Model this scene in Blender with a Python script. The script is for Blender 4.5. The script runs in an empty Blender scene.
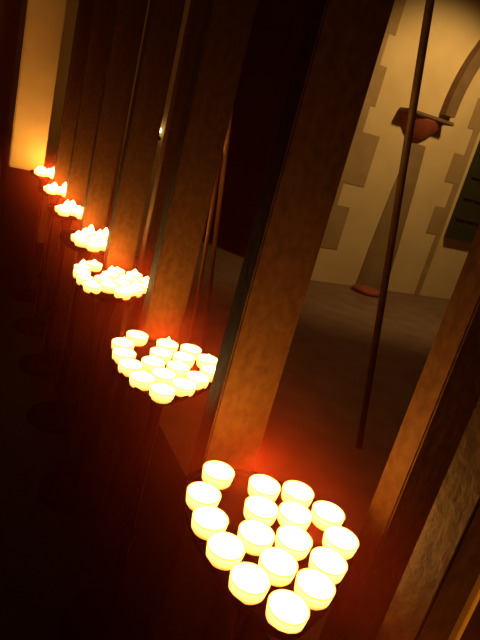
import bpy, bmesh, math, random
from mathutils import Matrix, Vector
from mathutils.geometry import convex_hull_2d
random.seed(4)
C=bpy.context.scene.collection
bpy.context.scene.view_settings.view_transform='Standard'
def link(o): C.objects.link(o); return o
# ---------- materials ----------
def mat(name, col, rough=.6, metal=0, noise=None, scale=8, bump=0, emis=None, es=0, stretch=(1,1,1), spec=.5, emis2=None, zr=None, tint=None):
    m=bpy.data.materials.new(name); m.use_nodes=True
    nt=m.node_tree; b=nt.nodes['Principled BSDF']
    b.inputs['Base Color'].default_value=(*col,1); b.inputs['Roughness'].default_value=rough
    b.inputs['Metallic'].default_value=metal
    b.inputs['Specular IOR Level'].default_value=spec
    if tint: b.inputs['Specular Tint'].default_value=(*tint,1)
    tc=nt.nodes.new('ShaderNodeTexCoord')
    if noise:
        mp=nt.nodes.new('ShaderNodeMapping'); mp.inputs['Scale'].default_value=stretch
        n=nt.nodes.new('ShaderNodeTexNoise'); n.inputs['Scale'].default_value=scale; n.inputs['Detail'].default_value=6
        r=nt.nodes.new('ShaderNodeValToRGB'); r.color_ramp.elements[0].color=(*col,1); r.color_ramp.elements[1].color=(*noise,1)
        r.color_ramp.elements[0].position=.35; r.color_ramp.elements[1].position=.65
        nt.links.new(tc.outputs['Object'],mp.inputs[0]); nt.links.new(mp.outputs[0],n.inputs[0])
        nt.links.new(n.outputs[0],r.inputs[0]); nt.links.new(r.outputs[0],b.inputs['Base Color'])
        if bump:
            bp=nt.nodes.new('ShaderNodeBump'); bp.inputs['Strength'].default_value=bump; bp.inputs['Distance'].default_value=.01
            nt.links.new(n.outputs[0],bp.inputs['Height']); nt.links.new(bp.outputs[0],b.inputs['Normal'])
    if emis:
        b.inputs['Emission Color'].default_value=(*emis,1); b.inputs['Emission Strength'].default_value=es
    if emis2:
        s=nt.nodes.new('ShaderNodeSeparateXYZ'); nt.links.new(tc.outputs['Object'],s.inputs[0])
        mr=nt.nodes.new('ShaderNodeMapRange'); mr.inputs['From Min'].default_value=zr[0]; mr.inputs['From Max'].default_value=zr[1]
        nt.links.new(s.outputs['Z'],mr.inputs['Value'])
        r=nt.nodes.new('ShaderNodeValToRGB'); r.color_ramp.elements[0].color=(*emis2,1); r.color_ramp.elements[1].color=(*emis,1)
        nt.links.new(mr.outputs[0],r.inputs[0]); nt.links.new(r.outputs[0],b.inputs['Emission Color'])
    return m
M_wood=mat('dark_wood',(.048,.021,.007),.6,0,(.078,.036,.011),60,.2,stretch=(1,1,.7),spec=.2,tint=(1,.5,.2))
M_wall=mat('limewash',(.66,.48,.25),.9,0,(.72,.54,.29),3,.2)
M_pier=mat('pier_plaster',(.6,.42,.22),.9,0,(.7,.5,.27),4,.2)
M_quoin=mat('quoin_stone',(.35,.225,.105),.85,0,(.41,.27,.13),5,.3)
M_rib=mat('rib_stone',(.15,.09,.04),.85,0,(.20,.12,.055),5,.3)
M_corbel_shadow=mat('corbel_shadow_tone',(.24,.155,.07),.85,0,(.30,.20,.09),5,.3)
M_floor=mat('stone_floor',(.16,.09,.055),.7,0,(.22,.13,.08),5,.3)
M_shade=mat('shade_dark',(.004,.002,.0015),.8,0,(.007,.003,.002),5,.2,spec=.1)
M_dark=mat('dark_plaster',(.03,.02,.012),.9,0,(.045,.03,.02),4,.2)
M_iron=mat('blackened_iron',(.004,.0015,.001),.8,.0,(.007,.002,.0015),15,.2,spec=.0)
M_rod=mat('rusty_rod',(.08,.04,.02),.5,.2,(.13,.065,.03),12,.2)
M_rod2=mat('copper_rod',(.35,.16,.07),.6,.1,(.45,.2,.1),12,.2)
M_terra=mat('terracotta',(.27,.055,.028),.7,0,(.34,.075,.038),8,.2)
M_green=mat('green_glass',(.016,.034,.014),.4,0,(.022,.045,.018),6,.1,spec=.2)
M_lead=mat('window_bars',(.016,.034,.014),.5,.0)
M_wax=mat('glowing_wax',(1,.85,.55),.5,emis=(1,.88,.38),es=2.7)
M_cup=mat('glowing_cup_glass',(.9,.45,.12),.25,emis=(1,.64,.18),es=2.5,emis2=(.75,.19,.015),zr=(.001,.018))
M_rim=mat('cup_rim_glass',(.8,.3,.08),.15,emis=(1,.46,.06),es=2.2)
M_flame=mat('flame',(1,.8,.4),.5,emis=(1,.75,.3),es=8)
M_bulb=mat('bulb',(1,.9,.7),.5,emis=(1,.75,.3),es=8)
M_glint=mat('glint_paint',(.95,.6,.2),.5,.0,(.8,.48,.14),20,.1)
# ---------- mesh helpers ----------
def mobj(name,bm,m,loc=(0,0,0),smooth=False):
    me=bpy.data.meshes.new(name); bm.to_mesh(me); bm.free(); me.materials.append(m)
    if smooth:
        for p in me.polygons: p.use_smooth=True
    o=bpy.data.objects.new(name,me); o.location=loc; return link(o)
def add_box(bm,x0,x1,y0,y1,z0,z1):
    v=[bm.verts.new(p) for p in [(x0,y0,z0),(x1,y0,z0),(x1,y1,z0),(x0,y1,z0),(x0,y0,z1),(x1,y0,z1),(x1,y1,z1),(x0,y1,z1)]]
    for f in [(3,2,1,0),(4,5,6,7),(0,1,5,4),(1,2,6,5),(2,3,7,6),(3,0,4,7)]: bm.faces.new([v[i] for i in f])
def boxes(name,lst,m,bev=0,loc=(0,0,0)):
    bm=bmesh.new()
    for b in lst: add_box(bm,*b)
    if bev: bmesh.ops.bevel(bm,geom=bm.edges[:],offset=bev,segments=2,affect='EDGES')
    return mobj(name,bm,m,loc)
def lathe(name,prof,m,loc=(0,0,0),seg=32):
    bm=bmesh.new(); rings=[]
    for r,z in prof:
        if r<1e-5: rings.append([bm.verts.new((0,0,z))])
        else: rings.append([bm.verts.new((r*math.cos(a*2*math.pi/seg),r*math.sin(a*2*math.pi/seg),z)) for a in range(seg)])
    for A,B in zip(rings,rings[1:]):
        for i in range(seg):
            j=(i+1)%seg
            if len(A)==1 and len(B)==1: continue
            if len(A)==1: bm.faces.new([A[0],B[i],B[j]])
            elif len(B)==1: bm.faces.new([A[i],A[j],B[0]])
            else: bm.faces.new([A[i],A[j],B[j],B[i]])
    bmesh.ops.recalc_face_normals(bm,faces=bm.faces[:])
    return mobj(name,bm,m,loc,True)
def tube(name,pts,r,m,seg=10):
    bm=bmesh.new(); rings=[]
    for i,p in enumerate(pts):
        p=Vector(p); a=Vector(pts[max(i-1,0)]); b=Vector(pts[min(i+1,len(pts)-1)])
        q=(b-a).normalized().to_track_quat('Z','Y')
        rings.append([bm.verts.new(p+q@Vector((r*math.cos(t*2*math.pi/seg),r*math.sin(t*2*math.pi/seg),0))) for t in range(seg)])
    for A,B in zip(rings,rings[1:]):
        for i in range(seg): bm.faces.new([A[i],A[(i+1)%seg],B[(i+1)%seg],B[i]])
    bm.faces.new(rings[0][::-1]); bm.faces.new(rings[-1])
    return mobj(name,bm,m,smooth=True)
def top(o,label,cat,group=None):
    o['label']=label; o['category']=cat
    if group: o['group']=group
    return o
def struct(o): o['kind']='structure'; return o
def child(o,p):
    o.parent=p; return o
def empty(name,loc):
    e=bpy.data.objects.new(name,None); e.empty_display_size=.05; e.location=loc; return link(e)
# ---------- room ----------
H=3.9
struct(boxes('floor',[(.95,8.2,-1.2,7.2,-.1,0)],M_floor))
struct(boxes('floor',[(-2.2,.95,-1.2,7.2,-.1,0)],M_shade))  # near side of the floor, its shade painted in with a darker material
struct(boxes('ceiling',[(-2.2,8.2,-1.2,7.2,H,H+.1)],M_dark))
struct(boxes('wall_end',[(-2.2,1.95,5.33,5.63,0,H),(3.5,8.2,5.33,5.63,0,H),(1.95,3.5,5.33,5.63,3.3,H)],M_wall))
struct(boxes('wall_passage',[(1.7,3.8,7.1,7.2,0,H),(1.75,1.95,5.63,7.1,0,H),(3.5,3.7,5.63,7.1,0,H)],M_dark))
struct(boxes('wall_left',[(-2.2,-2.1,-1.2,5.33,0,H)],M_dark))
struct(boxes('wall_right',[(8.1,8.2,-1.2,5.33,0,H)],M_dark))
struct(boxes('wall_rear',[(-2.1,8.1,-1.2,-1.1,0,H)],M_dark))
struct(boxes('wall_pier',[(.28,.50,4.12,4.7,.80,H)],M_pier,.008))
struct(boxes('pier_shade',[(.27,.51,4.11,4.71,0,.80)],M_shade,.004))  # dark block added as the shade around the pier foot
# stepped stones framing the passage
q=[];z=0
for h,w in [(.40,.20),(.50,.44),(.25,.26),(.56,.54),(.27,.30),(.40,.36),(.30,.26),(.34,.34),(.9,.24)]:
    q.append((3.46,3.5+w,5.324,5.33,z,z+h)); z+=h
struct(boxes('trim_1',q,M_quoin,.002))
q=[];z=.0
for h,w in [(.8,.05),(.34,.22),(.3,.06),(.34,.22),(.3,.06),(.34,.16)]:
    q.append((5.38-w,5.42,5.324,5.33,z,z+h)); z+=h
struct(boxes('trim_2',q,M_quoin,.002))
struct(boxes('window_1',[(5.47,6.6,5.27,5.33,.8,2.1)],M_green,.004))
bars=[(5.47+i*.18,5.485+i*.18,5.25,5.28,.8,2.1) for i in range(7)]+[(5.47,6.6,5.24,5.27,.8+i*.257,.815+i*.257) for i in range(6)]
struct(boxes('trim_3',bars,M_lead))
# vault arch springing from corbel
def arch(name,x0,sx,R,w,z0):
    bm=bmesh.new(); P=[]
    for i in range(15):
        a=i/14*1.35
        xc=x0+sx*R; c,s=math.cos(a),math.sin(a)
        P.append([bm.verts.new((xc-sx*(r)*c,yy,z0+r*1.05*s)) for r,yy in [(R,5.33),(R,5.23),(R-w,5.23),(R-w,5.33)]])
    for A,B in zip(P,P[1:]):
        for i in range(3): bm.faces.new([A[i],A[i+1],B[i+1],B[i]])
    bmesh.ops.recalc_face_normals(bm,faces=bm.faces[:])
    return struct(mobj(name,bm,M_rib))
arch('trim_4',4.74,1,1.7,.15,2.12)
# corbel
cb=empty('wall_corbel',(4.50,5.33,1.76))
top(cb,'reddish terracotta wall corbel with a flat dark top slab','corbel')
bm=bmesh.new()
prof=[(.03,0),(.07,.015),(.13,.05),(.20,.11),(.26,.18),(.30,.24),(.31,.26)]
seg=20;rings=[]
for r,zz in prof: rings.append([bm.verts.new((r*math.cos(math.pi+math.pi*k/seg),.6*r*math.sin(math.pi+math.pi*k/seg),zz)) for k in range(seg+1)])
for A,B in zip(rings,rings[1:]):
    for i in range(seg): bm.faces.new([A[i],A[i+1],B[i+1],B[i]])
bm.faces.new(rings[0][::-1]); bm.faces.new(rings[-1])
bmesh.ops.recalc_face_normals(bm,faces=bm.faces[:])
child(mobj('bowl',bm,M_terra,smooth=True),cb)
child(boxes('top_slab',[(-.33,.33,-.20,0,.26,.30)],M_rib,.01),cb)
# corbel's cast shadow on the wall, built as a dark tapering half-round
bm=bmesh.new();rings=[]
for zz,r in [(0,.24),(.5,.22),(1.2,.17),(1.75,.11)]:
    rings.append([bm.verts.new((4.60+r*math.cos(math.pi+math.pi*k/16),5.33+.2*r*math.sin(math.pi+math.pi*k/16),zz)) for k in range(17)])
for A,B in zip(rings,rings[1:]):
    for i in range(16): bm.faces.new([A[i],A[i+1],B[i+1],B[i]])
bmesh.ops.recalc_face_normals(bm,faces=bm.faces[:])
struct(mobj('corbel_shadow',bm,M_corbel_shadow,smooth=True))
st=lathe('stone_base',[(0,.0),(.16,0),(.18,.03),(.15,.055),(.08,.07),(0,.08)],M_terra,(4.36,5.10,0),11)
top(st,'low reddish stone base standing at the foot of the wall','stone base')
# ---------- posts ----------
P1=[(.583,.345,.066),(.53,.845,.12),(.55,1.42,.11),(.545,1.97,.10),(.545,2.50,.10),(.545,3.02,.10),(.545,3.53,.10)]
for i,(x,y,w) in enumerate(P1):
    e=empty('wooden_post',(x,y,0))
    top(e,'tall dark wooden screen post lit orange by candles','post','tall screen posts beside the candles')
    child(boxes('shaft',[(-w/2,w/2,0,.055,0,H)],M_wood,.003),e)
    if i==0:
        c=child(boxes('edge_glint',[(w/2-.001,w/2+.008,-.008,.02,0,H)],M_glint,.001),e); c['label']='bright strip for the glint on the post edge'  # highlight along the post edge, painted as a bright strip
for i in (0,1,3,4,5,6):
    o=boxes('wooden_post',[(-.05,.05,0,.055,0,H)],M_wood,.003,(.712 if i==1 else .755,.575+.55*i,0))
    top(o,'tall dark wooden post in the second row of the screen','post','second row of screen posts')
# ---------- rods ----------
def line_rod(a,b,r,label,m=None):
    o=tube('metal_rod',[a,b],r,m or M_rod,12); top(o,label,'rod'); return o
def ext(p,q,z):
    p=Vector(p);q=Vector(q);t=(z-p.z)/(q.z-p.z);return tuple(p+(q-p)*t)
a,b=(1.955,2,.225),(1.55,2,2.04)
line_rod(ext(a,b,0),ext(a,b,H),.017,'thin dark slanting metal rod before the pale wall')
a,b=(1.39,3,.52),(1.26,3,1.5275)
line_rod(ext(a,b,0),ext(a,b,H),.014,'thin reddish rod seen between the wooden posts',M_rod2)
a,b=(1.325,3,.52),(1.28,3,1.1)
line_rod(ext(a,b,0),ext(a,b,1.25),.012,'short thin reddish rod standing between the posts',M_rod2)
lp=empty('wall_lamp',(1.585,5.33,1.19)); top(lp,'tiny glowing lamp on the far wall','lamp')
child(lathe('lamp_holder',[(0,0),(.03,0),(.03,.02),(.012,.04),(.012,.06),(0,.06)],M_iron,(0,-.04,-.06),16),lp)
child(lathe('bulb',[(0,0),(.018,.008),(.026,.026),(.018,.046),(0,.052)],M_bulb,(0,-.04,0),16),lp)
# ---------- candle stands ----------
T1=[(0.439,0.729),(0.390,0.673),(0.379,0.615),(0.381,0.556),(0.391,0.494),(0.422,0.440),(0.482,0.468),(0.528,0.504),(0.579,0.545),(0.593,0.605),(0.566,0.663),(0.509,0.684),(0.476,0.630),(0.530,0.610),(0.440,0.575),(0.497,0.556),(0.447,0.515)]
cx,cy=.478,.588
off=[(x-cx,y-cy) for x,y in T1]
zt=.826
cl=[]
for (a,b) in off+[(-.075,.125),(-.04,.145),(.03,.125)]:
    for k in range(16): cl.append(Vector((a+.030*math.cos(k*math.pi/8),b+.030*math.sin(k*math.pi/8))))
hull=[cl[i] for i in convex_hull_2d(cl)]
bm=bmesh.new(); rings=[]
for s,z in [(.93,-.010),(.985,-.006),(1.0,.008),(.985,.008),(.97,0.0)]:
    rings.append([bm.verts.new((p.x*s,p.y*s,z)) for p in hull])
n=len(hull)
for A,B in zip(rings,rings[1:]):
    for i in range(n): bm.faces.new([A[i],A[(i+1)%n],B[(i+1)%n],B[i]])
bm.faces.new(rings[0]); bm.faces.new(rings[-1])
bmesh.ops.recalc_face_normals(bm,faces=bm.faces[:])
dish0=mobj('dish',bm,M_iron,(0,0,zt))
stem0=lathe('stem',[(0,.02),(.014,.02),(.012,.3),(.022,.33),(.012,.36),(.012,.70),(.03,zt-.02),(.03,zt-.010),(0,zt-.010)],M_iron,(0,0,0),16)
foot0=lathe('foot',[(0,0),(.13,0),(.13,.01),(.05,.025),(.02,.03),(0,.03)],M_iron,(0,0,0),32)
g=1.06
def sc(pr): return [(r*g,z*.74) for r,z in pr]
cup0=lathe('cup',sc([(0,0),(.022,0),(.0245,.005),(.0268,.030),(.0248,.0305),(.0238,.0235),(0,.023)]),M_cup,(0,0,0),28)
rim0=lathe('rim',sc([(.0252,.0302),(.0262,.0322),(.0270,.0312),(.0268,.0290),(.0252,.0302)]),M_rim,(0,0,0),28)
wax0=lathe('wax',sc([(0,.0265),(.018,.027),(.0240,.029),(.0253,.0314),(.0238,.026),(0,.0235)]),M_wax,(0,0,0),28)
flame0=lathe('flame',[(0,.0),(.0028,.002),(.0042,.006),(.003,.012),(.0012,.016),(0,.019)],M_flame,(0,0,.0195),12)
sproto=[dish0,stem0,foot0]; cproto=[cup0,rim0,wax0,flame0]
ty=[.588,1.165,1.77,2.29,2.81,3.31,3.86]
keep=[17,17,16,11,9,8,7]; ds=[1,.97,.94,.80,.74,.70,.68]; fs=[.6,1.0,1.5,1.7,1.9,2.2,2.2]
for k,y in enumerate(ty):
    s=empty('candle_stand',(cx,y,0))
    top(s,'dark iron candle stand with a dish of lit votives','candle stand','row of candle stands')
    for p in sproto:
        c=p.copy(); link(c); c.parent=s
        if p is dish0: c.scale=(ds[k],ds[k],1)
    sx=.02 if k>2 else 0
    pts=sorted(off,key=lambda p:math.hypot(p[0]-sx,p[1]))[:keep[k]]
    for (a,b) in pts:
        if k: a+=random.uniform(-.001,.001)
        e=empty('votive_candle',(cx+a,y+b,zt+.0005)); e.rotation_euler[2]=random.random()*6
        top(e,'lit votive candle glowing in a small round cup on the dish','candle','votive candles on the %s dish'%['nearest','second','third','fourth','fifth','sixth','farthest'][k])
        for p in cproto:
            c=p.copy(); link(c); c.parent=e
            if p is flame0:
                t=fs[k]*random.uniform(.5,1.2); c.scale=(fs[k]*2.0,fs[k]*2.0,t)
    for dy in ((-.03 if k==0 else -.12),.12):
        L=bpy.data.lights.new('candle_glow','POINT'); L.energy=3.1; L.color=(1,.40,.06); L.shadow_soft_size=.03
        lo=link(bpy.data.objects.new('candle_glow',L)); lo.location=(cx+.02,y+dy,zt+.045)
for p in sproto+cproto: bpy.data.objects.remove(p)
L=bpy.data.lights.new('candle_glow','POINT'); L.energy=2.2; L.color=(1,.42,.06); L.shadow_soft_size=.05
lo=link(bpy.data.objects.new('candle_glow',L)); lo.location=(.52,.0,zt+.05)
L=bpy.data.lights.new('hall_lamp','SPOT'); L.energy=145; L.color=(1,.61,.21); L.shadow_soft_size=.10; L.spot_size=math.radians(100); L.spot_blend=.6
lo=link(bpy.data.objects.new('hall_lamp',L)); lo.location=(4.5,3.6,3.3)
lo.rotation_euler=(Vector((4.6,5.33,1.2))-lo.location).to_track_quat('-Z','Y').to_euler()
L=bpy.data.lights.new('floor_bounce_fill','SPOT'); L.energy=14; L.color=(1,.5,.24); L.shadow_soft_size=.2; L.spot_size=math.radians(75); L.spot_blend=1  # added fill, stands in for light bounced onto the hall floor
lo=link(bpy.data.objects.new('floor_bounce_fill',L)); lo.location=(3.2,3.4,3.6)
# world: near-black; red haze added to mimic bloom around candles, thicker along their row
wd=bpy.data.worlds.new('World'); bpy.context.scene.world=wd; wd.use_nodes=True; nt=wd.node_tree
nt.nodes['Background'].inputs[0].default_value=(.6,.15,.05,1); nt.nodes['Background'].inputs[1].default_value=.001
v=nt.nodes.new('ShaderNodeVolumeScatter')
v.inputs['Color'].default_value=(1,.12,.06,1); v.inputs['Anisotropy'].default_value=.1
geo=nt.nodes.new('ShaderNodeNewGeometry'); sp=nt.nodes.new('ShaderNodeSeparateXYZ'); nt.links.new(geo.outputs['Position'],sp.inputs[0])
def M(op,a,b=None,c=None):
    n=nt.nodes.new('ShaderNodeMath'); n.operation=op
    for i,x in enumerate([a,b,c]):
        if x is None: continue
        if isinstance(x,(int,float)): n.inputs[i].default_value=x
        else: nt.links.new(x,n.inputs[i])
    return n.outputs[0]
dx=M('DIVIDE',M('SUBTRACT',sp.outputs['X'],.48),.19); dz=M('DIVIDE',M('SUBTRACT',sp.outputs['Z'],.85),.10)
d2=M('ADD',M('MULTIPLY',dx,dx),M('MULTIPLY',dz,dz))
den=M('MULTIPLY_ADD',M('POWER',2.718,M('MULTIPLY',d2,-1.0)),.48,.008)
nt.links.new(den,v.inputs['Density'])
nt.links.new(v.outputs[0],nt.nodes['World Output'].inputs['Volume'])
try: wd.cycles.volume_step_size=.15
except Exception: pass
# ---------- camera ----------
R_=Vector((.875,-.483,0)); Fh=Vector((.483,.875,0))
F=Fh*.951+Vector((0,0,-.309)); D=Fh*-.309+Vector((0,0,-.951))
X=(R_*.966-D*.2587).normalized(); Yv=-(R_*.2587+D*.966).normalized(); Zv=X.cross(Yv)
m=Matrix(((X.x,Yv.x,Zv.x,0),(X.y,Yv.y,Zv.y,0),(X.z,Yv.z,Zv.z,1.4),(0,0,0,1)))
cam=bpy.data.cameras.new('cam'); cam.sensor_fit='VERTICAL'; cam.sensor_height=24; cam.lens=565/640*24; cam.clip_start=.02
co=link(bpy.data.objects.new('camera',cam)); co.matrix_world=m
bpy.context.scene.camera=co
